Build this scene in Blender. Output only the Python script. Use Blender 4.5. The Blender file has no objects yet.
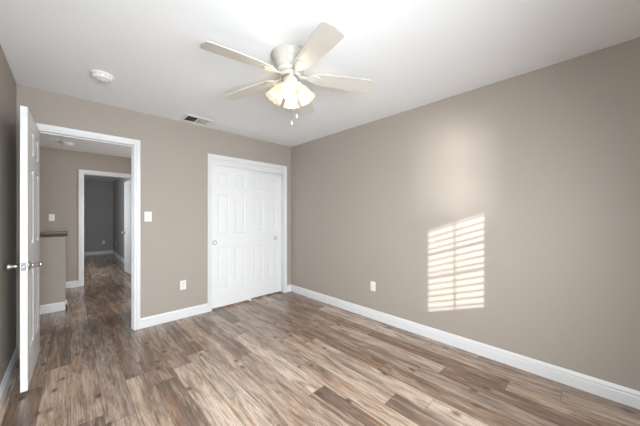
import bpy, bmesh, math, random
from mathutils import Vector, Matrix

random.seed(4)
SC = bpy.context.scene
COL = SC.collection
PI = math.pi

# ------------------------------------------------------------------ camera
# room frame: x along the wall with the doors, y towards it, z up (metres)
CAM_H, YAW, FPX, HOR = 1.262, 0.7650, 259.6, 216.57
cd = bpy.data.cameras.new('camera')
cam = bpy.data.objects.new('camera', cd)
COL.objects.link(cam)
cam.location = (0, 0, CAM_H)
cam.rotation_euler = (PI / 2, 0, -YAW)
cd.sensor_width = 36.0
cd.lens = FPX / 640 * 36.0
cd.shift_y = (HOR - 213.0) / 640
cd.clip_start = 0.02
SC.camera = cam

# ------------------------------------------------------------------ world, sun, exposure
vs = SC.view_settings
vs.view_transform = 'Standard'
vs.look = 'None'
vs.gamma = 1.0
vs.use_curve_mapping = False
vs.exposure = 0.64

w = bpy.data.worlds.new('world')
SC.world = w
w.use_nodes = True
w.node_tree.nodes['Background'].inputs[0].default_value = (0.62, 0.76, 1.0, 1)
w.node_tree.nodes['Background'].inputs[1].default_value = 0.6


def aim(o, d):
    o.rotation_euler = Vector(d).to_track_quat('-Z', 'Y').to_euler()


def sun(name, d, e, ang, c):
    l = bpy.data.lights.new(name, 'SUN')
    l.energy, l.angle, l.color = e, math.radians(ang), c
    o = bpy.data.objects.new(name, l)
    COL.objects.link(o)
    aim(o, d)


def area(name, loc, d, sx, sy, e, c, spread=180):
    l = bpy.data.lights.new(name, 'AREA')
    l.shape, l.size, l.size_y, l.energy, l.color = 'RECTANGLE', sx, sy, e, c
    l.spread = math.radians(spread)
    o = bpy.data.objects.new(name, l)
    COL.objects.link(o)
    o.location = loc
    aim(o, d)


SLY, SLZ = 0.72, 0.3485 * 0.72
sun('low_sun', (1, SLY, -SLZ), 5.3, 0.6, (1.0, 0.985, 0.975))
# added second sun aimed upward, makes the wall glow above the blind stripes
sun('added_up_sun', (1, SLY, SLZ * 0.75), 3.0, 9.0, (1.0, 0.99, 0.99))
# daylight through the bedroom window wall, plus an added fill
area('bedroom_daylight', (0.40, -0.55, 1.15), (0.24, 1, -0.33), 1.4, 1.2, 94, (0.88, 0.95, 1.0), 148)
area('upper_fill', (0.30, -0.55, 1.80), (1, 0.62, -0.42), 0.9, 0.5, 15, (0.88, 0.95, 1.0), 165)  # added fill that lifts the upper right wall, no second window
# added fill lamp to brighten the hall, then daylight in the far bedroom
area('hall_fill', (1.9, 4.15, 1.2), (-1, 0.35, 0.1), 0.8, 1.2, 66, (1.0, 0.97, 0.94))
area('far_daylight', (-0.9, 7.3, 1.4), (1, 0.35, 0), 0.6, 1.0, 17, (0.90, 0.95, 1.0), 150)

# ------------------------------------------------------------------ materials


def srgb(r, g, b):
    f = lambda v: (v / 255 / 12.92) if v <= 10 else ((v / 255 + 0.055) / 1.055) ** 2.4
    return (f(r), f(g), f(b), 1)


def mat(name, col, rough=0.5, metal=0.0, bump=0.0, bscale=150.0, spec=0.5):
    m = bpy.data.materials.new(name)
    m.use_nodes = True
    nt = m.node_tree
    b = nt.nodes['Principled BSDF']
    b.inputs['Base Color'].default_value = col
    b.inputs['Roughness'].default_value = rough
    b.inputs['Metallic'].default_value = metal
    b.inputs['Specular IOR Level'].default_value = spec
    tc = nt.nodes.new('ShaderNodeTexCoord')
    nz = nt.nodes.new('ShaderNodeTexNoise')
    nz.inputs['Scale'].default_value = bscale
    nz.inputs['Detail'].default_value = 3
    nt.links.new(tc.outputs['Object'], nz.inputs['Vector'])
    # a faint unevenness of the finish
    mx = nt.nodes.new('ShaderNodeMixRGB')
    mx.blend_type = 'MULTIPLY'
    mx.inputs[0].default_value = 0.06
    mx.inputs[1].default_value = col
    nt.links.new(nz.outputs['Fac'], mx.inputs[2])
    nt.links.new(mx.outputs[0], b.inputs['Base Color'])
    if bump:
        bp = nt.nodes.new('ShaderNodeBump')
        bp.inputs['Strength'].default_value = bump
        bp.inputs['Distance'].default_value = 0.004
        nt.links.new(nz.outputs['Fac'], bp.inputs['Height'])
        nt.links.new(bp.outputs[0], b.inputs['Normal'])
    return m


M_WALL = mat('wall_paint', (0.395, 0.346, 0.302, 1), 0.6, bump=0.25, bscale=140, spec=0.25)
M_GREY = mat('grey_wall_paint', (0.37, 0.355, 0.34, 1), 0.6, bump=0.25, bscale=140, spec=0.25)
M_CEIL = mat('ceiling_paint', (0.89, 0.90, 0.915, 1), 0.8, bump=0.15, bscale=90, spec=0.2)
M_TRIM = mat('white_trim_paint', (0.73, 0.73, 0.735, 1), 0.35)
M_DOOR = mat('white_door_paint', (0.79, 0.79, 0.79, 1), 0.4)
M_PLAST = mat('white_plastic', (0.82, 0.81, 0.78, 1), 0.35)
M_FAN = mat('cream_fan_enamel', (0.60, 0.575, 0.52, 1), 0.35)
M_NICK = mat('satin_nickel', (0.55, 0.53, 0.50, 1), 0.28, metal=1.0)
M_DARKM = mat('dark_slot', (0.03, 0.03, 0.03, 1), 0.6)
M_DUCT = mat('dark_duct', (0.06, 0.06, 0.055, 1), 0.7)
M_CAP = mat('taupe_cap_wood', (0.105, 0.082, 0.072, 1), 0.45)
M_SLAT = mat('white_blind_slat', (0.82, 0.81, 0.79, 1), 0.4)
M_PULL = mat('dark_nickel', (0.20, 0.195, 0.19, 1), 0.4, metal=1.0)
M_GREYP = mat('grey_rubber', (0.45, 0.45, 0.45, 1), 0.5)


def glass_mat():
    m = bpy.data.materials.new('window_glass')
    m.use_nodes = True
    nt = m.node_tree
    nt.nodes.clear()
    out = nt.nodes.new('ShaderNodeOutputMaterial')
    mx = nt.nodes.new('ShaderNodeMixShader')
    t = nt.nodes.new('ShaderNodeBsdfTransparent')
    g = nt.nodes.new('ShaderNodeBsdfGlossy')
    g.inputs['Roughness'].default_value = 0.02
    mx.inputs[0].default_value = 0.07
    nt.links.new(t.outputs[0], mx.inputs[1])
    nt.links.new(g.outputs[0], mx.inputs[2])
    nt.links.new(mx.outputs[0], out.inputs[0])
    return m


M_GLASS = glass_mat()


def shade_mat():
    m = bpy.data.materials.new('frosted_shade_glass')
    m.use_nodes = True
    nt = m.node_tree
    nt.nodes.clear()
    out = nt.nodes.new('ShaderNodeOutputMaterial')
    d = nt.nodes.new('ShaderNodeBsdfDiffuse')
    d.inputs[0].default_value = (0.50, 0.46, 0.38, 1)
    t = nt.nodes.new('ShaderNodeBsdfTranslucent')
    t.inputs[0].default_value = (0.5, 0.44, 0.33, 1)
    g = nt.nodes.new('ShaderNodeBsdfGlossy')
    g.inputs['Roughness'].default_value = 0.25
    m1 = nt.nodes.new('ShaderNodeMixShader')
    m1.inputs[0].default_value = 0.28
    m2 = nt.nodes.new('ShaderNodeMixShader')
    m2.inputs[0].default_value = 0.06
    nt.links.new(d.outputs[0], m1.inputs[1])
    nt.links.new(t.outputs[0], m1.inputs[2])
    nt.links.new(m1.outputs[0], m2.inputs[1])
    nt.links.new(g.outputs[0], m2.inputs[2])
    e = nt.nodes.new('ShaderNodeEmission')       # the glass glows from the bulb within
    e.inputs[0].default_value = (1.0, 0.87, 0.64, 1)
    e.inputs[1].default_value = 0.30
    ad = nt.nodes.new('ShaderNodeAddShader')
    nt.links.new(m2.outputs[0], ad.inputs[0])
    nt.links.new(e.outputs[0], ad.inputs[1])
    nt.links.new(ad.outputs[0], out.inputs[0])
    return m


M_SHADE = shade_mat()


def emit_mat(name, col, s):
    m = bpy.data.materials.new(name)
    m.use_nodes = True
    b = m.node_tree.nodes['Principled BSDF']
    b.inputs['Base Color'].default_value = (0.9, 0.88, 0.8, 1)
    b.inputs['Emission Color'].default_value = col
    b.inputs['Emission Strength'].default_value = s
    return m


M_BULB = emit_mat('lit_bulb', (1.0, 0.92, 0.78, 1), 3.0)


def floor_mat():
    m = bpy.data.materials.new('rustic_vinyl_planks')
    m.use_nodes = True
    nt = m.node_tree
    N, L = nt.nodes, nt.links
    b = N['Principled BSDF']

    def node(t, **kw):
        n = N.new(t)
        for k, v in kw.items():
            setattr(n, k, v)
        return n

    def put(sock, v):
        if hasattr(v, 'links') or hasattr(v, 'is_linked'):
            L.new(v, sock)
        else:
            sock.default_value = v

    def math_(op, a, c=None, clamp=False):
        n = node('ShaderNodeMath', operation=op, use_clamp=clamp)
        put(n.inputs[0], a)
        if c is not None:
            put(n.inputs[1], c)
        return n.outputs[0]

    def ramp(fac, stops):
        n = node('ShaderNodeValToRGB')
        cr = n.color_ramp
        while len(cr.elements) < len(stops):
            cr.elements.new(0.5)
        for e, (p, c) in zip(cr.elements, stops):
            e.position, e.color = p, c
        L.new(fac, n.inputs[0])
        return n.outputs[0]

    def mix(mode, f, a, c):
        n = node('ShaderNodeMixRGB', blend_type=mode)
        put(n.inputs[0], f)
        put(n.inputs[1], a)
        put(n.inputs[2], c)
        return n.outputs[0]

    def vec(x, y, z):
        n = node('ShaderNodeCombineXYZ')
        put(n.inputs[0], x)
        put(n.inputs[1], y)
        put(n.inputs[2], z)
        return n.outputs[0]

    def noise(v, scale, detail=4, rough=0.55, dist=0.0):
        n = node('ShaderNodeTexNoise')
        n.inputs['Scale'].default_value = scale
        n.inputs['Detail'].default_value = detail
        n.inputs['Roughness'].default_value = rough
        n.inputs['Distortion'].default_value = dist
        L.new(v, n.inputs['Vector'])
        return n.outputs['Fac']

    tc = node('ShaderNodeTexCoord')
    sp = node('ShaderNodeSeparateXYZ')
    L.new(tc.outputs['Object'], sp.inputs[0])
    x, y = sp.outputs[0], sp.outputs[1]
    W, LN = 0.152, 1.22
    u = math_('DIVIDE', x, W)
    i = math_('FLOOR', u)
    fu = math_('FRACT', u)
    wi = node('ShaderNodeTexWhiteNoise', noise_dimensions='1D')
    L.new(i, wi.inputs['W'])
    v = math_('ADD', math_('DIVIDE', y, LN), math_('MULTIPLY', wi.outputs['Value'], 9.0))
    j = math_('FLOOR', v)
    fv = math_('FRACT', v)
    wn = node('ShaderNodeTexWhiteNoise', noise_dimensions='2D')
    L.new(vec(i, j, 0.0), wn.inputs['Vector'])
    rnd = wn.outputs['Value']
    off = math_('MULTIPLY', rnd, 37.0)
    # plank base tone
    base = ramp(rnd, [(0.0, srgb(122, 104, 92)), (0.25, srgb(146, 120, 101)), (0.45, srgb(168, 150, 137)),
                      (0.65, srgb(184, 160, 140)), (0.85, srgb(204, 186, 170)), (1.0, srgb(156, 129, 108))])
    # cloudy weathered patches, long along the plank
    p1 = noise(vec(math_('MULTIPLY', x, 13.0), math_('MULTIPLY', y, 1.9), off), 1.0, 7, 0.66, 0.9)
    dark = ramp(p1, [(0.44, (0, 0, 0, 1)), (0.62, (1, 1, 1, 1))])
    c = mix('MIX', math_('MULTIPLY', dark, 0.68), base, srgb(94, 75, 63))
    p2 = noise(vec(math_('MULTIPLY', x, 19.0), math_('MULTIPLY', y, 2.3), math_('ADD', off, 11.0)), 1.0, 7, 0.68, 0.6)
    lite = ramp(p2, [(0.50, (0, 0, 0, 1)), (0.66, (1, 1, 1, 1))])
    c = mix('MIX', math_('MULTIPLY', lite, 0.5), c, srgb(212, 189, 166))
    # warm reddish streaks
    p3 = noise(vec(math_('MULTIPLY', x, 20.0), math_('MULTIPLY', y, 1.8), math_('ADD', off, 23.0)), 1.0, 5, 0.6, 0.3)
    warm = ramp(p3, [(0.54, (0, 0, 0, 1)), (0.68, (1, 1, 1, 1))])
    c = mix('MIX', math_('MULTIPLY', warm, 0.58), c, srgb(166, 124, 92))
    # dark weathered streaks
    p4 = noise(vec(math_('MULTIPLY', x, 56.0), math_('MULTIPLY', y, 2.4), math_('ADD', off, 5.0)), 1.0, 6, 0.68, 0.4)
    strk = ramp(p4, [(0.54, (0, 0, 0, 1)), (0.66, (1, 1, 1, 1))])
    c = mix('MIX', math_('MULTIPLY', strk, 0.6), c, srgb(88, 73, 63))
    # fine grain
    g = noise(vec(math_('MULTIPLY', x, 110.0), math_('MULTIPLY', y, 6.0), off), 1.0, 5, 0.7, 0.2)
    gr = ramp(g, [(0.34, (0.55, 0.53, 0.51, 1)), (0.60, (1.1, 1.1, 1.1, 1))])
    c = mix('MULTIPLY', 0.85, c, gr)
    # knots
    vo = node('ShaderNodeTexVoronoi')
    vo.inputs['Scale'].default_value = 1.0
    L.new(vec(math_('MULTIPLY', x, 8.0), math_('MULTIPLY', y, 4.6), 0.0), vo.inputs['Vector'])
    kn = ramp(vo.outputs['Distance'], [(0.07, (1, 1, 1, 1)), (0.19, (0, 0, 0, 1))])
    c = mix('MIX', math_('MULTIPLY', kn, 0.8), c, srgb(70, 56, 47))
    # seams
    su = math_('MINIMUM', fu, math_('SUBTRACT', 1.0, fu))
    sv = math_('MINIMUM', fv, math_('SUBTRACT', 1.0, fv))
    seam = math_('MAXIMUM', math_('LESS_THAN', su, 0.010), math_('LESS_THAN', sv, 0.0016))
    c = mix('MIX', math_('MULTIPLY', seam, 0.55), c, srgb(62, 50, 42))
    L.new(c, b.inputs['Base Color'])
    b.inputs['Roughness'].default_value = 0.24
    b.inputs['Specular IOR Level'].default_value = 0.6
    bp = node('ShaderNodeBump')
    bp.inputs['Strength'].default_value = 0.12
    bp.inputs['Distance'].default_value = 0.002
    L.new(g, bp.inputs['Height'])
    L.new(bp.outputs[0], b.inputs['Normal'])
    return m


M_FLOOR = floor_mat()

# ------------------------------------------------------------------ mesh helpers


def obj(name, bm, m, parent=None, smooth=False, loc=None, bevel=0.0):
    me = bpy.data.meshes.new(name)
    bmesh.ops.recalc_face_normals(bm, faces=bm.faces[:])
    bm.to_mesh(me)
    bm.free()
    me.materials.append(m)
    if smooth:
        for p in me.polygons:
            p.use_smooth = True
    o = bpy.data.objects.new(name, me)
    COL.objects.link(o)
    if loc is not None:
        o.location = loc
    if parent is not None:
        o.parent = parent
    if bevel:
        md = o.modifiers.new('bevel', 'BEVEL')
        md.width, md.segments, md.limit_method = bevel, 2, 'ANGLE'
    return o


def tag(o, label=None, cat=None, group=None, kind=None):
    if label:
        o['label'] = label
    if cat:
        o['category'] = cat
    if group:
        o['group'] = group
    if kind:
        o['kind'] = kind
    return o


def empty(name, loc, rz=0.0):
    o = bpy.data.objects.new(name, None)
    COL.objects.link(o)
    o.location = loc
    o.rotation_euler = (0, 0, rz)
    o.empty_display_size = 0.05
    return o


def box(bm, x0, x1, y0, y1, z0, z1):
    vs_ = [bm.verts.new(p) for p in ((x0, y0, z0), (x1, y0, z0), (x1, y1, z0), (x0, y1, z0),
                                     (x0, y0, z1), (x1, y0, z1), (x1, y1, z1), (x0, y1, z1))]
    for f in ((0, 3, 2, 1), (4, 5, 6, 7), (0, 1, 5, 4), (1, 2, 6, 5), (2, 3, 7, 6), (3, 0, 4, 7)):
        bm.faces.new([vs_[k] for k in f])


def boxes(*bs):
    bm = bmesh.new()
    for b in bs:
        box(bm, *b)
    return bm


def lathe(bm, prof, seg=24, M=None, caps=(True, True), wav=None):
    """prof: (r, z) list; turned about local z, then placed by matrix M; wav(r, z, ang, k) may return a new (r, z)"""
    M = M or Matrix()
    rings = []
    for k, (r, z) in enumerate(prof):
        ring = []
        for s in range(seg):
            a = 2 * PI * s / seg
            rr, zz = wav(r, z, a, k) if wav else (r, z)
            ring.append(bm.verts.new(M @ Vector((rr * math.cos(a), rr * math.sin(a), zz))))
        rings.append(ring)
    for a_, b_ in zip(rings, rings[1:]):
        for s in range(seg):
            bm.faces.new((a_[s], a_[(s + 1) % seg], b_[(s + 1) % seg], b_[s]))
    if caps[0]:
        bm.faces.new(rings[0])
    if caps[1]:
        bm.faces.new(rings[-1])


def tube(bm, pts, r, seg=8):
    rings = []
    for k, p in enumerate(pts):
        p = Vector(p)
        d = (Vector(pts[min(k + 1, len(pts) - 1)]) - Vector(pts[max(k - 1, 0)])).normalized()
        q = d.to_track_quat('Z', 'Y').to_matrix()
        rings.append([bm.verts.new(p + q @ Vector((r * math.cos(2 * PI * s / seg), r * math.sin(2 * PI * s / seg), 0)))
                      for s in range(seg)])
    for a_, b_ in zip(rings, rings[1:]):
        for s in range(seg):
            bm.faces.new((a_[s], a_[(s + 1) % seg], b_[(s + 1) % seg], b_[s]))
    bm.faces.new(rings[0])
    bm.faces.new(rings[-1])


def wall_bm(u0, u1, z0, z1, t0, t1, holes=(), axis='x'):
    """a slab along axis u (x or y), thickness t0..t1 on the other axis, with rectangular holes (ua, ub, za, zb)"""
    us = sorted({u0, u1, *[h[0] for h in holes], *[h[1] for h in holes]})
    zs = sorted({z0, z1, *[h[2] for h in holes], *[h[3] for h in holes]})
    bm = bmesh.new()
    vc = {}

    def V(u, t, z):
        k = (u, t, z)
        if k not in vc:
            vc[k] = bm.verts.new((u, t, z) if axis == 'x' else (t, u, z))
        return vc[k]

    def solid(i, j):
        if i < 0 or j < 0 or i >= len(us) - 1 or j >= len(zs) - 1:
            return False
        cu, cz = (us[i] + us[i + 1]) / 2, (zs[j] + zs[j + 1]) / 2
        return not any(h[0] < cu < h[1] and h[2] < cz < h[3] for h in holes)

    for i in range(len(us) - 1):
        for j in range(len(zs) - 1):
            if not solid(i, j):
                continue
            a, b_, c, d = us[i], us[i + 1], zs[j], zs[j + 1]
            for t in (t0, t1):
                bm.faces.new((V(a, t, c), V(b_, t, c), V(b_, t, d), V(a, t, d)))
            if not solid(i - 1, j):
                bm.faces.new((V(a, t0, c), V(a, t1, c), V(a, t1, d), V(a, t0, d)))
            if not solid(i + 1, j):
                bm.faces.new((V(b_, t0, c), V(b_, t1, c), V(b_, t1, d), V(b_, t0, d)))
            if not solid(i, j - 1):
                bm.faces.new((V(a, t0, c), V(b_, t0, c), V(b_, t1, c), V(a, t1, c)))
            if not solid(i, j + 1):
                bm.faces.new((V(a, t0, d), V(b_, t0, d), V(b_, t1, d), V(a, t1, d)))
    return bm


def prism(bm, prof, p0, p1, out):
    """profile (d, z) swept from p0 to p1 on the floor; d goes along the unit vector out"""
    a, b_ = [], []
    for d, z in prof:
        a.append(bm.verts.new((p0[0] + out[0] * d, p0[1] + out[1] * d, z)))
        b_.append(bm.verts.new((p1[0] + out[0] * d, p1[1] + out[1] * d, z)))
    n = len(prof)
    for k in range(n):
        bm.faces.new((a[k], a[(k + 1) % n], b_[(k + 1) % n], b_[k]))
    bm.faces.new(a)
    bm.faces.new(b_)


BASE_PROF = [(0, 0), (0.015, 0), (0.015, 0.072), (0.0135, 0.075), (0.0105, 0.077), (0.0105, 0.081), (0.0125, 0.084),
             (0.0125, 0.092), (0.009, 0.102), (0.006, 0.109), (0.004, 0.113), (0, 0.113)]

# ------------------------------------------------------------------ room shell
XL, XR, YB, YR, H = -0.347, 2.696, 3.518, -0.60, 2.44
YBH = YB + 0.12            # hall side of the door wall
YH = 6.40                  # far wall of the hall
YH2 = YH + 0.12
YF, XF = 11.30, 1.04       # far bedroom
HX0, HX1 = -1.60, 2.20
DO = (-0.248, 0.502, 2.056)        # bedroom door opening
CO = (1.360, 2.545, 2.045)         # closet opening
FO = (0.166, 0.985, 2.050)         # far bedroom opening


def struct(name, bm, m, label, cat):
    return tag(obj(name, bm, m), label, cat, kind='structure')


struct('floor', boxes((-2.4, 2.9, -0.75, 11.45, -0.08, 0.0)), M_FLOOR, 'brown and tan weathered wood plank flooring', 'floor')
struct('ceiling', boxes((-2.4, 2.9, -0.75, 11.45, H, H + 0.08)), M_CEIL, 'smooth white painted ceiling', 'ceiling')
WX0, WX1, WZ0, WZ1 = 0.135, 0.936, 0.888, 1.759
struct('wall_rear', wall_bm(XL - 0.1, XR + 0.1, 0, H, YR - 0.04, YR, [(WX0, WX1, WZ0, WZ1)]), M_WALL,
       'taupe window wall behind the camera', 'wall')
struct('wall_left', wall_bm(YR, YB, 0, H, XL - 0.1, XL, axis='y'), M_WALL, 'taupe wall behind the open white door', 'wall')
struct('wall_right', wall_bm(YR, YB + 0.75, 0, H, XR, XR + 0.1, axis='y'), M_WALL,
       'long taupe wall with the sunlit blind pattern', 'wall')
JT = 0.018
struct('wall_back', wall_bm(HX0 - 0.1, XR, 0, H, YB, YBH,
       [(DO[0] - JT, DO[1] + JT, 0, DO[2] + JT), (CO[0] - JT, CO[1] + JT, 0, CO[2] + JT)]), M_WALL,
       'taupe wall holding the doorway and the closet', 'wall')
bm = boxes((CO[0] - 0.25, XR, YB + 0.75, YB + 0.80, 0, H), (CO[0] - 0.30, CO[0] - 0.25, YBH, YB + 0.80, 0, H))
struct('wall_closet', bm, M_WALL, 'closet interior walls behind the white sliding doors', 'wall')
struct('wall_hall', wall_bm(HX0, HX1, 0, H, YH, YH2, [(FO[0] - JT, FO[1] + JT, 0, FO[2] + JT)]), M_WALL,
       'taupe hallway wall around the second doorway', 'wall')
struct('wall_hall_left', wall_bm(YBH, YH2, 0, H, HX0 - 0.1, HX0, axis='y'), M_WALL, 'hallway end wall beyond the half wall', 'wall')
struct('wall_hall_right', wall_bm(YB + 0.8, YH2, 0, H, HX1, HX1 + 0.1, axis='y'), M_WALL, 'hallway end wall out of sight on the right', 'wall')
struct('wall_far', wall_bm(-2.3, XF + 0.1, 0, H, YF, YF + 0.1), M_GREY, 'dark grey end wall of the far bedroom', 'wall')
struct('wall_far_right', wall_bm(YH2, YF, 0, H, XF, XF + 0.1, axis='y'), M_GREY, 'grey far bedroom wall behind its open door', 'wall')
struct('wall_far_left', wall_bm(YH2, YF, 0, H, -2.3, -2.2, axis='y'), M_GREY, 'grey far bedroom wall out of sight', 'wall')
struct('wall_far_front', wall_bm(-2.3, HX0, 0, H, YH, YH2), M_GREY, 'grey bit of far bedroom wall out of sight', 'wall')
# half wall at the stairs with its wooden cap
PY = 4.93
PX = -0.052
half = struct('wall_half', boxes((HX0, PX, PY, PY + 0.12, 0, 0.993)), M_WALL, 'low taupe half wall with dark cap in the hallway', 'wall')
bm = bmesh.new()
prism(bm, [(0.0, 0.998), (0.012, 0.998), (0.016, 1.013), (0.024, 1.025), (0.028, 1.033), (0.028, 1.059), (-0.148, 1.059),
           (-0.148, 1.033), (-0.144, 1.025), (-0.136, 1.013), (-0.132, 0.998)], (HX0, PY), (PX + 0.02, PY), (0, -1))
tag(obj('cap', bm, M_CAP, half), 'dark brown wooden cap')


def baseboard(name, p0, p1, out, label):
    bm = bmesh.new()
    prism(bm, BASE_PROF, p0, p1, out)
    return struct(name, bm, M_TRIM, label, 'baseboard')


CW = 0.057   # casing width
baseboard('baseboard_left', (XL, YR), (XL, YB), (1, 0), 'white baseboard behind the open door')
baseboard('baseboard_right', (XR, YR), (XR, YB), (-1, 0), 'white baseboard along the long sunlit wall')
baseboard('baseboard_back', (DO[1] + 0.005 + CW, YB), (CO[0] + 0.003 - CW, YB), (0, -1), 'white baseboard between doorway and closet')
baseboard('baseboard_corner', (CO[1] + 0.003 + CW, YB), (XR - 0.0005, YB), (0, -1), 'short white baseboard right of the closet')
baseboard('baseboard_rear', (XL, YR), (XR, YR), (0, 1), 'white baseboard below the window')
baseboard('baseboard_hall', (HX0, YH), (FO[0] - 0.008 - CW, YH), (0, -1), 'white baseboard left of the far doorway')
bm = bmesh.new()
prism(bm, BASE_PROF, (HX0, PY), (PX + 0.015, PY), (0, -1))
prism(bm, BASE_PROF, (PX, PY - 0.015), (PX, PY + 0.12), (1, 0))
struct('baseboard_half', bm, M_TRIM, 'white baseboard around the foot of the half wall', 'baseboard')
baseboard('baseboard_far', (-2.2, YF), (XF, YF), (0, -1), 'white baseboard on the far bedroom end wall')
baseboard('baseboard_far_right', (XF, YH2), (XF, YF), (-1, 0), 'white baseboard behind the far open door')


def casing(name, x0, x1, zt, yf, yb, reveal, label, front=True, back=True, header=0.0, stop=True):
    """door lining and the flat mouldings around an opening x0..x1, top zt, wall faces yf (near) and yb (far)"""
    bm = bmesh.new()
    # lining boards
    box(bm, x0 - JT, x0, yf, yb, 0, zt)
    box(bm, x1, x1 + JT, yf, yb, 0, zt)
    box(bm, x0 - JT, x1 + JT, yf, yb, zt, zt + JT)
    if stop:
        ys = yf + 0.045 if stop != 'far' else yb - 0.075
        box(bm, x0, x0 + 0.010, ys, ys + 0.03, 0, zt - 0.010)
        box(bm, x1 - 0.010, x1, ys, ys + 0.03, 0, zt - 0.010)
        box(bm, x0, x1, ys, ys + 0.03, zt - 0.010, zt)
    o = struct(name, bm, M_TRIM, label, 'door frame')
    for use, y, s in ((front, yf, -1), (back, yb, 1)):
        if not use:
            continue
        bm = bmesh.new()
        a, b_ = x0 - reveal, x1 + reveal
        t = zt + reveal
        # moulded section: (across, out), mitred round the opening
        prof = [(0, 0), (0, 0.009), (0.006, 0.011), (0.020, 0.011), (0.026, 0.0145), (0.050, 0.017), (CW, 0.017), (CW, 0)]
        rows = []
        for w_, d in prof:
            rows.append([bm.verts.new(p) for p in ((a - w_, y + s * d, 0), (a - w_, y + s * d, t + w_),
                                                   (b_ + w_, y + s * d, t + w_), (b_ + w_, y + s * d, 0))])
        n = len(rows)
        for k in range(n):
            r0, r1 = rows[k], rows[(k + 1) % n]
            for q in range(3):
                bm.faces.new((r0[q], r0[q + 1], r1[q + 1], r1[q]))
        bm.faces.new([r[0] for r in rows])
        bm.faces.new([r[3] for r in rows])
        obj('casing', bm, M_TRIM, o)
    return o


t1 = casing('trim_1', DO[0], DO[1], DO[2], YB, YBH, 0.005, 'white door frame of the open bedroom doorway')
strike = obj('strike_plate', boxes((DO[1] - 0.0022, DO[1] + 0.001, YB + 0.010, YB + 0.040, 0.885, 0.945)), M_NICK, t1)
tag(strike, 'small nickel strike plate')
t2 = casing('trim_2', CO[0], CO[1], CO[2], YB, YBH, -0.003, 'white frame around the sliding closet doors', back=False, stop=False)
obj('header_board', boxes((CO[0], CO[1], YB + 0.004, YB + 0.016, CO[2] - 0.085, CO[2])), M_TRIM, t2)
obj('track', boxes((CO[0], CO[1], YB + 0.016, YB + 0.112, CO[2] - 0.018, CO[2])), M_NICK, t2)
t3 = casing('trim_3', FO[0], FO[1], FO[2], YH, YH2, 0.008, 'white door frame of the doorway beyond the hall', stop='far')

# ------------------------------------------------------------------ doors


def panel_leaf(wd, ht, th, rows, both=True, stile=0.105, mid=0.10, dp=0.009):
    """moulded leaf, a along x from 0, thickness along y from 0, six raised panels on each face"""
    bm = bmesh.new()
    pw = (wd - 2 * stile - mid) / 2
    xs = [0, stile, stile + pw, stile + pw + mid, wd - stile, wd]
    zs = [0]
    for a, b_ in rows:
        zs += [a, b_]
    zs.append(ht)

    def face(y, s):
        V = {}
        for i_, x in enumerate(xs):
            for j_, z in enumerate(zs):
                V[i_, j_] = bm.verts.new((x, y, z))
        for i_ in range(len(xs) - 1):
            for j_ in range(len(zs) - 1):
                q = [V[i_, j_], V[i_ + 1, j_], V[i_ + 1, j_ + 1], V[i_, j_ + 1]]
                if i_ in (1, 3) and j_ % 2 == 1:
                    x0, x1, z0, z1 = xs[i_], xs[i_ + 1], zs[j_], zs[j_ + 1]
                    ring = q
                    for ins, dep in ((0.004, 0.001), (0.012, dp), (0.018, dp), (0.040, 0.0015)):
                        nr = [bm.verts.new(p) for p in ((x0 + ins, y + s * dep, z0 + ins), (x1 - ins, y + s * dep, z0 + ins),
                                                        (x1 - ins, y + s * dep, z1 - ins), (x0 + ins, y + s * dep, z1 - ins))]
                        for k in range(4):
                            bm.faces.new((ring[k], ring[(k + 1) % 4], nr[(k + 1) % 4], nr[k]))
                        ring = nr
                    bm.faces.new(ring)
                else:
                    bm.faces.new(q)
        return V

    A = face(0, 1)
    B = face(th, -1)
    nx, nz = len(xs) - 1, len(zs) - 1
    for i_ in range(nx):
        bm.faces.new((A[i_, 0], A[i_ + 1, 0], B[i_ + 1, 0], B[i_, 0]))
        bm.faces.new((A[i_, nz], A[i_ + 1, nz], B[i_ + 1, nz], B[i_, nz]))
    for j_ in range(nz):
        bm.faces.new((A[0, j_], A[0, j_ + 1], B[0, j_ + 1], B[0, j_]))
        bm.faces.new((A[nx, j_], A[nx, j_ + 1], B[nx, j_ + 1], B[nx, j_]))
    return bm


ROWS_H = [(0.25, 0.83), (1.02, 1.60), (1.71, 1.90)]


def knob(parent, x, y, z, s):
    """tulip knob on a round rose; s = -1 / +1 is the side it sticks out to along y"""
    bm = bmesh.new()
    M = Matrix.Translation((x, y, z)) @ Matrix.Rotation(-s * PI / 2, 4, 'X')
    lathe(bm, [(0.032, 0.0), (0.032, 0.004), (0.028, 0.009), (0.015, 0.012), (0.013, 0.022), (0.015, 0.030), (0.021, 0.046),
               (0.026, 0.058), (0.0265, 0.064), (0.022, 0.068)], 28, M)
    o = obj('knob', bm, M_NICK, parent, smooth=True)
    tag(o, 'satin nickel knob')


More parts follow.
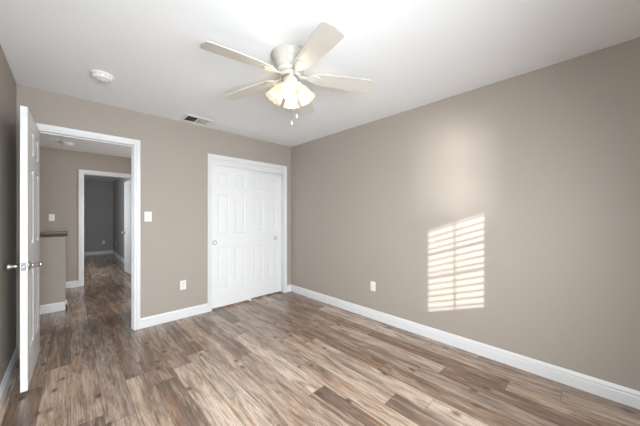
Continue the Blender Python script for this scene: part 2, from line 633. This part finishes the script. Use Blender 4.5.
def hinged_door(name, pin, rz, wd, label, hinges=True):
    root = empty(name, (pin[0], pin[1], 0), rz)
    tag(root, label, 'door', kind='structure')
    lf = obj('door_leaf', panel_leaf(wd, 2.015, 0.035, ROWS_H), M_DOOR, root, loc=(0.003, 0.006, 0.026))
    kx, kz = wd - 0.060, 0.882
    knob(lf, kx, 0.0, kz, -1)
    knob(lf, kx, 0.035, kz, 1)
    lp = obj('latch_plate', boxes((wd - 0.001, wd + 0.0012, 0.005, 0.030, kz - 0.029, kz + 0.029)), M_PULL, lf)
    bm = bmesh.new()
    lathe(bm, [(0.008, 0), (0.008, 0.007), (0.006, 0.010)], 14, Matrix.Translation((wd + 0.0012, 0.0175, kz)) @ Matrix.Rotation(PI / 2, 4, 'Y'))
    obj('latch_bolt', bm, M_NICK, lf, smooth=False)
    for z in (0.20, 1.02, 1.84):
        bm = bmesh.new()
        lathe(bm, [(0.004, -0.050), (0.006, -0.047), (0.006, 0.047), (0.004, 0.050)], 12, Matrix.Translation((0, 0, z)))
        box(bm, 0.0, 0.0025, 0.004, 0.036, z - 0.044, z + 0.044)
        obj('hinge', bm, M_NICK, root)
    return root


hinged_door('door_1', (DO[0] + 0.001, YB - 0.008), math.radians(-91.2), 0.738, 'open white six-panel door with nickel knob by the left wall')
hinged_door('door_4', (FO[1] - 0.001, YH2 + 0.012), math.radians(95.0), 0.785, 'open white six-panel door in the far bedroom')

ROWS_C = [(0.235, 0.815), (1.005, 1.56), (1.67, 1.845)]


def cup_pull(parent, x, y, z):
    bm = bmesh.new()
    M = Matrix.Translation((x, y, z)) @ Matrix.Rotation(PI / 2, 4, 'X')
    lathe(bm, [(0.028, -0.002), (0.028, 0.0015), (0.026, 0.003), (0.022, 0.003), (0.020, 0.0005), (0.018, -0.004), (0.0, -0.005)], 28, M, caps=(True, False))
    o = obj('cup_pull', bm, M_PULL, parent, smooth=True)
    tag(o, 'round nickel finger pull')


def slider(name, x0, wd, y, label, px):
    root = empty(name, (x0, y, 0))
    tag(root, label, 'closet door', kind='structure')
    lf = obj('door_leaf', panel_leaf(wd, 2.005, 0.030, ROWS_C, stile=0.095, mid=0.085, dp=0.0055), M_DOOR, root, loc=(0, 0, 0.018))
    cup_pull(lf, px - x0, 0.0, 0.890)
    return root


slider('door_2', CO[0] + 0.004, 0.594, YB + 0.020, 'left white sliding closet door, lapping in front of the other', 1.412)
slider('door_3', CO[1] - 0.606, 0.602, YB + 0.066, 'right white sliding closet door, tucked behind the left one', 2.425)
bm = boxes((1.930, 1.962, YB + 0.004, YB + 0.100, 0, 0.004), (1.938, 1.954, YB + 0.008, YB + 0.016, 0.004, 0.028),
           (1.938, 1.954, YB + 0.052, YB + 0.060, 0.004, 0.028))
tag(obj('door_guide', bm, M_PLAST), 'small white plastic guide on the floor where the closet doors overlap', 'door guide')

# ------------------------------------------------------------------ window and blind behind the camera
win = empty('window_1', ((WX0 + WX1) / 2, YR - 0.04, WZ0))
tag(win, 'bedroom window behind the camera with bars and blind', 'window', kind='structure')
cx = (WX0 + WX1) / 2


def wbox(name, m, *b):
    q = [(x0 - cx, x1 - cx, y0 - (YR - 0.04), y1 - (YR - 0.04), z0 - WZ0, z1 - WZ0) for x0, x1, y0, y1, z0, z1 in b]
    return obj(name, boxes(*q), m, win)


yo = YR - 0.04
wbox('window_frame', M_TRIM, (WX0 - 0.05, WX0, yo - 0.03, yo, WZ0 - 0.05, WZ1 + 0.05), (WX1, WX1 + 0.05, yo - 0.03, yo, WZ0 - 0.05, WZ1 + 0.05),
     (WX0, WX1, yo - 0.03, yo, WZ1, WZ1 + 0.05), (WX0, WX1, yo - 0.03, yo, WZ0 - 0.05, WZ0))
wbox('glazing_bar', M_TRIM, (WX0, WX1, yo - 0.016, yo - 0.002, 1.498, 1.505))
wbox('glazing_bar', M_TRIM, (WX0, WX1, yo - 0.016, yo - 0.002, 1.258, 1.265))
wbox('pane', M_GLASS, (WX0, WX1, yo - 0.024, yo - 0.020, WZ0, WZ1))

bl = empty('window_blind', (0.58, YR + 0.034, 0.80))
tag(bl, 'white slatted blind hanging over the bedroom window', 'blind')
bx = 0.58
obj('headrail', boxes((-0.51, 0.48, -0.027, 0.027, 1.050, 1.095)), M_SLAT, bl)
z = 0.0467
while z < 1.04:
    bm = bmesh.new()
    n = 6
    top = [(-0.020 + 0.04 * k / n, 0.003 * math.sin(PI * k / n)) for k in range(n + 1)]
    loop = [(y_, z + q + 0.0012) for y_, q in top] + [(y_, z + q - 0.0012) for y_, q in reversed(top)]
    a = [bm.verts.new((-0.50, y_, q)) for y_, q in loop]
    b_ = [bm.verts.new((0.47, y_, q)) for y_, q in loop]
    for k in range(len(loop)):
        bm.faces.new((a[k], a[(k + 1) % len(loop)], b_[(k + 1) % len(loop)], b_[k]))
    bm.faces.new(a)
    bm.faces.new(b_)
    obj('slat', bm, M_SLAT, bl)
    z += 0.0613
obj('bottom_rail', boxes((-0.50, 0.47, -0.020, 0.020, -0.002, 0.014)), M_SLAT, bl)
for xx in (-0.42, 0.028, 0.42):
    obj('ladder_tape', boxes((xx - 0.011, xx + 0.011, -0.0225, -0.0215, 0.014, 1.055)), M_SLAT, bl)

# ------------------------------------------------------------------ ceiling fan
FX, FY, FZ = 1.160, 1.522, 2.292
fan = empty('ceiling_fan', (FX, FY, H))
tag(fan, 'cream five-blade ceiling fan with four lit glass shades', 'ceiling fan')
dz0 = FZ - H      # blade plane in fan coordinates
bm = bmesh.new()
lathe(bm, [(0.132, 0.0), (0.138, -0.006), (0.137, -0.016), (0.128, -0.022), (0.127, -0.032), (0.121, -0.037), (0.118, -0.052),
           (0.110, -0.072), (0.100, -0.092), (0.095, -0.108), (0.098, -0.113), (0.098, -0.126), (0.088, -0.134), (0.050, -0.137)], 48)
obj('motor_housing', bm, M_FAN, fan, smooth=True)
bm = bmesh.new()
lathe(bm, [(0.055, -0.136), (0.076, -0.139), (0.078, -0.147), (0.076, -0.156), (0.055, -0.160)], 40)
obj('flywheel', bm, M_FAN, fan, smooth=True)
bm = bmesh.new()
lathe(bm, [(0.052, -0.159), (0.0600, -0.161), (0.0615, -0.166), (0.057, -0.171)], 40)
tag(obj('collar_ring', bm, M_NICK, fan, smooth=True), 'thin nickel ring above the lights')
bm = bmesh.new()
lathe(bm, [(0.054, -0.170), (0.056, -0.186), (0.056, -0.216), (0.050, -0.238), (0.034, -0.252), (0.016, -0.260), (0.010, -0.272), (0.004, -0.276)], 36)
obj('switch_housing', bm, M_FAN, fan, smooth=True)

PITCH = math.radians(12)
DROOP = math.radians(4)
R0, R1 = 0.150, 0.625


def blade_bm():
    bm = bmesh.new()
    pts = []
    # outline: narrow rounded root, widening, softly rounded tip
    hw = lambda r: 0.050 + 0.021 * min(1.0, (r - R0) / 0.30)
    up, n = [], 14
    for k in range(9):                       # root arc
        a = PI / 2 + (PI / 2) * k / 8
        up.append((R0 + 0.035 + 0.035 * math.cos(PI - (PI / 2) * k / 8) * 1.0, hw(R0) * math.sin((PI / 2) * k / 8)))
    for k in range(1, n):
        r = R0 + 0.035 + (R1 - 0.030 - R0 - 0.035) * k / n
        up.append((r, hw(r)))
    for k in range(9):                       # tip corner
        a = PI / 2 - (PI / 2) * k / 8
        up.append((R1 - 0.030 + 0.022 * math.cos(a), hw(R1) - 0.030 + 0.030 * math.sin(a)))
    up.append((R1, 0.0))
    loop = up + [(r, -q) for r, q in reversed(up[1:-1])]
    t = 0.003
    a = [bm.verts.new((r, q, t)) for r, q in loop]
    b_ = [bm.verts.new((r, q, -t)) for r, q in loop]
    bm.faces.new(a)
    bm.faces.new(b_)
    for k in range(len(loop)):
        bm.faces.new((a[k], a[(k + 1) % len(loop)], b_[(k + 1) % len(loop)], b_[k]))
    return bm


def iron_bm():
    bm = bmesh.new()
    # arm from the flywheel, then a leaf-shaped plate under the blade root
    up = [(0.060, 0.016), (0.085, 0.013), (0.110, 0.012), (0.128, 0.018), (0.142, 0.032), (0.160, 0.040), (0.182, 0.040),
          (0.202, 0.034), (0.218, 0.022), (0.226, 0.008)]
    loop = up + [(r, -q) for r, q in reversed(up)]
    a = [bm.verts.new((r, q, -0.0035)) for r, q in loop]
    b_ = [bm.verts.new((r, q * 0.92, -0.0095)) for r, q in loop]
    bm.faces.new(a)
    bm.faces.new(b_)
    for k in range(len(loop)):
        bm.faces.new((a[k], a[(k + 1) % len(loop)], b_[(k + 1) % len(loop)], b_[k]))
    for px, py in ((0.168, 0.020), (0.168, -0.020), (0.205, 0.0)):
        lathe(bm, [(0.006, -0.009), (0.006, -0.012), (0.003, -0.0135)], 10, Matrix.Translation((px, py, 0)))
    # raised moulding rim
    return bm


for k in range(5):
    ang = math.radians((36.6, 109.5, 178.0, 255.0, 324.5)[k])
    M = Matrix.Rotation(ang, 4, 'Z') @ Matrix.Rotation(DROOP, 4, 'Y') @ Matrix.Rotation(-PITCH, 4, 'X')
    b0 = obj('blade', blade_bm(), M_FAN, fan)
    b0.matrix_local = Matrix.Translation((0, 0, dz0 + 0.004)) @ M
    ir = obj('blade_iron', iron_bm(), M_FAN, b0, bevel=0.0015)

# light kit: four bell shades on short arms
TILT = math.radians(34)
for k in range(4):
    ang = math.radians(228 + 90 * k)
    rad = Vector((math.cos(ang), math.sin(ang), 0))
    ax = (rad * math.sin(TILT) + Vector((0, 0, -math.cos(TILT)))).normalized()
    base = rad * 0.044 + Vector((0, 0, -0.198))
    q = ax.to_track_quat('Z', 'Y').to_matrix().to_4x4()
    M = Matrix.Translation(base) @ q
    bm = bmesh.new()
    lathe(bm, [(0.014, -0.012), (0.016, 0.004), (0.024, 0.010), (0.031, 0.016), (0.031, 0.030), (0.028, 0.031), (0.027, 0.018), (0.012, 0.014)], 26, M)
    fit = obj('fitter', bm, M_FAN, fan, smooth=True)

    def wav(r, z, a, kk):
        f = max(0.0, (z - 0.09) / 0.07)
        return r * (1 + 0.035 * f * math.cos(10 * a)), z + 0.004 * f * math.cos(10 * a)

    outer = [(0.026, 0.020), (0.028, 0.030), (0.036, 0.040), (0.044, 0.056), (0.049, 0.074), (0.052, 0.092), (0.056, 0.108), (0.062, 0.122), (0.068, 0.131)]
    outer = [(r, z * 1.14) for r, z in outer]
    inner = [(r - 0.003, z + 0.0005) for r, z in reversed(outer)]
    bm = bmesh.new()
    lathe(bm, outer + inner, 60, M, caps=(False, False), wav=wav)
    sh = obj('lamp_shade', bm, M_SHADE, fan, smooth=True)
    tag(sh, 'lit frosted glass bell shade')
    bm = bmesh.new()
    lathe(bm, [(0.010, 0.018), (0.011, 0.040), (0.015, 0.052), (0.021, 0.066), (0.023, 0.078), (0.020, 0.090), (0.012, 0.098), (0.003, 0.101)], 20, M)
    tag(obj('bulb', bm, M_BULB, sh, smooth=True), 'glowing bulb')
l = bpy.data.lights.new('fan_light', 'POINT')
l.energy, l.shadow_soft_size, l.color = 3.0, 0.03, (1.0, 0.82, 0.58)
lo = bpy.data.objects.new('fan_light', l)
COL.objects.link(lo)
lo.location = (FX, FY, H - 0.292)

for (dx, dy, ln) in ((-0.010, -0.030, 0.245), (0.034, -0.032, 0.185)):
    bm = bmesh.new()
    z0 = -0.245
    tube(bm, [(dx, dy, z0), (dx, dy, z0 - ln)], 0.0011, 6)
    ch = obj('pull_chain', bm, M_NICK, fan)
    bm = bmesh.new()
    lathe(bm, [(0.001, 0.004), (0.003, 0.0), (0.005, -0.010), (0.0058, -0.020), (0.004, -0.026), (0.001, -0.028)], 14, Matrix.Translation((dx, dy, z0 - ln)))
    obj('chain_pull', bm, M_PLAST, ch, smooth=True)

# ------------------------------------------------------------------ small fittings
sd = empty('smoke_detector', (0.190, 2.815, H))
tag(sd, 'round white smoke detector on the bedroom ceiling', 'smoke detector')
bm = bmesh.new()
lathe(bm, [(0.078, 0.0), (0.079, -0.004), (0.078, -0.012), (0.074, -0.013)], 44)
obj('mounting_plate', bm, M_PLAST, sd, smooth=False)
bm = bmesh.new()
lathe(bm, [(0.072, -0.012), (0.071, -0.022), (0.066, -0.034), (0.058, -0.040), (0.050, -0.041), (0.047, -0.038), (0.042, -0.038), (0.038, -0.043), (0.020, -0.046), (0.004, -0.046)], 44)
obj('cover', bm, M_PLAST, sd, smooth=True)
for k in range(14):
    bm = bmesh.new()
    a = 2 * PI * k / 14
    c0 = Vector((0.0725 * math.cos(a), 0.0725 * math.sin(a), -0.0185))
    lathe(bm, [(0.004, -0.003), (0.004, 0.003)], 6, Matrix.Translation(c0))
    tag(obj('sounder_slot', bm, M_GREYP, sd), 'grey slot')
bm = bmesh.new()
lathe(bm, [(0.010, -0.046), (0.010, -0.049), (0.008, -0.050)], 18, Matrix.Translation((0.0, 0, 0)))
obj('test_button', bm, M_PLAST, sd)

hd = empty('hall_smoke_detector', (-0.045, 5.80, H))
tag(hd, 'round pale detector on the hallway ceiling', 'smoke detector')
bm = bmesh.new()
lathe(bm, [(0.085, 0.0), (0.086, -0.006), (0.084, -0.014), (0.078, -0.015)], 36)
obj('mounting_plate', bm, M_PLAST, hd)
bm = bmesh.new()
lathe(bm, [(0.076, -0.014), (0.074, -0.026), (0.064, -0.038), (0.045, -0.042), (0.004, -0.043)], 36)
obj('cover', bm, M_PLAST, hd, smooth=True)

# ceiling register
VX0, VX1, VY0, VY1 = 0.952, 1.265, 3.205, 3.455
vent = empty('ceiling_vent', ((VX0 + VX1) / 2, (VY0 + VY1) / 2, H))
tag(vent, 'white two-way ceiling air vent near the closet wall', 'vent')
hx, hy = (VX1 - VX0) / 2, (VY1 - VY0) / 2
bm = bmesh.new()
prev = None
for ins, zz in ((0.0, 0.0), (0.0, -0.003), (0.010, -0.007), (0.034, -0.007), (0.036, 0.0)):
    ring = [bm.verts.new(p) for p in ((-hx + ins, -hy + ins, zz), (hx - ins, -hy + ins, zz), (hx - ins, hy - ins, zz), (-hx + ins, hy - ins, zz))]
    if prev:
        for k in range(4):
            bm.faces.new((prev[k], prev[(k + 1) % 4], ring[(k + 1) % 4], ring[k]))
    prev = ring
box(bm, -0.006, 0.006, -hy + 0.034, hy - 0.034, -0.007, -0.0005)
obj('vent_frame', bm, M_PLAST, vent)
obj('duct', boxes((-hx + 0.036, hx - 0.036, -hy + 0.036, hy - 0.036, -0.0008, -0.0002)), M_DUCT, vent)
for s in (-1, 1):
    for k in range(7):
        xc = s * (0.018 + 0.0158 * k)
        bm = bmesh.new()
        dx = 0.0085
        # louvre blade tilted outwards
        pts = [(xc - s * dx * 0.36, -0.0012), (xc + s * dx * 0.36, -0.0068)]
        nx_, nz_ = 0.0005, 0.0006
        q = [(pts[0][0] - nx_, pts[0][1] - nz_), (pts[1][0] - nx_, pts[1][1] - nz_), (pts[1][0] + nx_, pts[1][1] + nz_), (pts[0][0] + nx_, pts[0][1] + nz_)]
        a = [bm.verts.new((x_, -hy + 0.034, z_)) for x_, z_ in q]
        b_ = [bm.verts.new((x_, hy - 0.034, z_)) for x_, z_ in q]
        for m_ in range(4):
            bm.faces.new((a[m_], a[(m_ + 1) % 4], b_[(m_ + 1) % 4], b_[m_]))
        bm.faces.new(a)
        bm.faces.new(b_)
        obj('louvre', bm, M_PLAST, vent)


def plate_root(name, loc, rz, label, cat, group=None):
    """local frame: x across, y out of the wall is -y, z up; origin at the plate centre on the wall"""
    r = empty(name, loc, rz)
    tag(r, label, cat, group)
    bm = bmesh.new()
    prev = None
    for ins, d in ((0.0, 0.0), (0.0, 0.003), (0.004, 0.006)):
        ring = [bm.verts.new(p) for p in ((-0.035 + ins, -d, -0.057 + ins), (0.035 - ins, -d, -0.057 + ins),
                                          (0.035 - ins, -d, 0.057 - ins), (-0.035 + ins, -d, 0.057 - ins))]
        if prev:
            for k in range(4):
                bm.faces.new((prev[k], prev[(k + 1) % 4], ring[(k + 1) % 4], ring[k]))
        else:
            bm.faces.new(ring)
        prev = ring
    bm.faces.new(prev)
    obj('cover_plate', bm, M_PLAST, r)
    return r


def light_switch(name, loc, rz, label):
    r = plate_root(name, loc, rz, label, 'light switch')
    tag(obj('switch_slot', boxes((-0.006, 0.006, -0.0068, -0.0055, -0.013, 0.013)), M_GREYP, r), 'grey slot around the toggle')
    bm = boxes((-0.004, 0.004, -0.018, -0.006, 0.000, 0.009))
    obj('toggle', bm, M_PLAST, r)
    for z_ in (-0.030, 0.030):
        bm = bmesh.new()
        lathe(bm, [(0.003, 0.0), (0.003, 0.001)], 10, Matrix.Translation((0, -0.006, z_)) @ Matrix.Rotation(PI / 2, 4, 'X'))
        obj('screw', bm, M_GREYP, r)
    return r


def outlet(name, loc, rz, label):
    r = plate_root(name, loc, rz, label, 'power outlet')
    for z_ in (-0.0195, 0.0195):
        bm = bmesh.new()
        lathe(bm, [(0.0165, 0.0), (0.0165, 0.0015), (0.0155, 0.002)], 24,
              Matrix.Translation((0, -0.0058, z_)) @ Matrix.Rotation(PI / 2, 4, 'X') @ Matrix.Diagonal((1, 0.86, 1, 1)))
        s = obj('socket', bm, M_PLAST, r)
        obj('socket_slots', boxes((-0.0075, -0.0055, -0.0083, -0.0070, z_ - 0.001, z_ + 0.008), (0.0055, 0.0075, -0.0083, -0.0070, z_ - 0.001, z_ + 0.008),
                                  (-0.002, 0.002, -0.0083, -0.0070, z_ - 0.010, z_ - 0.006)), M_DARKM, s)
    return r


light_switch('light_switch', (0.640, YB, 1.262), 0, 'white light switch on the wall right of the open doorway')
light_switch('hall_light_switch', (-0.237, YH, 1.246), 0, 'white light switch in the hallway above the dark-capped half wall')
outlet('power_outlet', (1.010, YB, 0.409), 0, 'white outlet between the doorway and the closet')
outlet('power_outlet.001', (XR, 1.862, 0.400), -PI / 2, 'white outlet on the long wall left of the sunlit stripes')
outlet('power_outlet.002', (0.793, YF, 0.398), 0, 'tiny white outlet on the far bedroom end wall')
outlet('power_outlet.003', (XF, 10.5, 0.41), -PI / 2, 'tiny outlet right of the far bedroom corner')
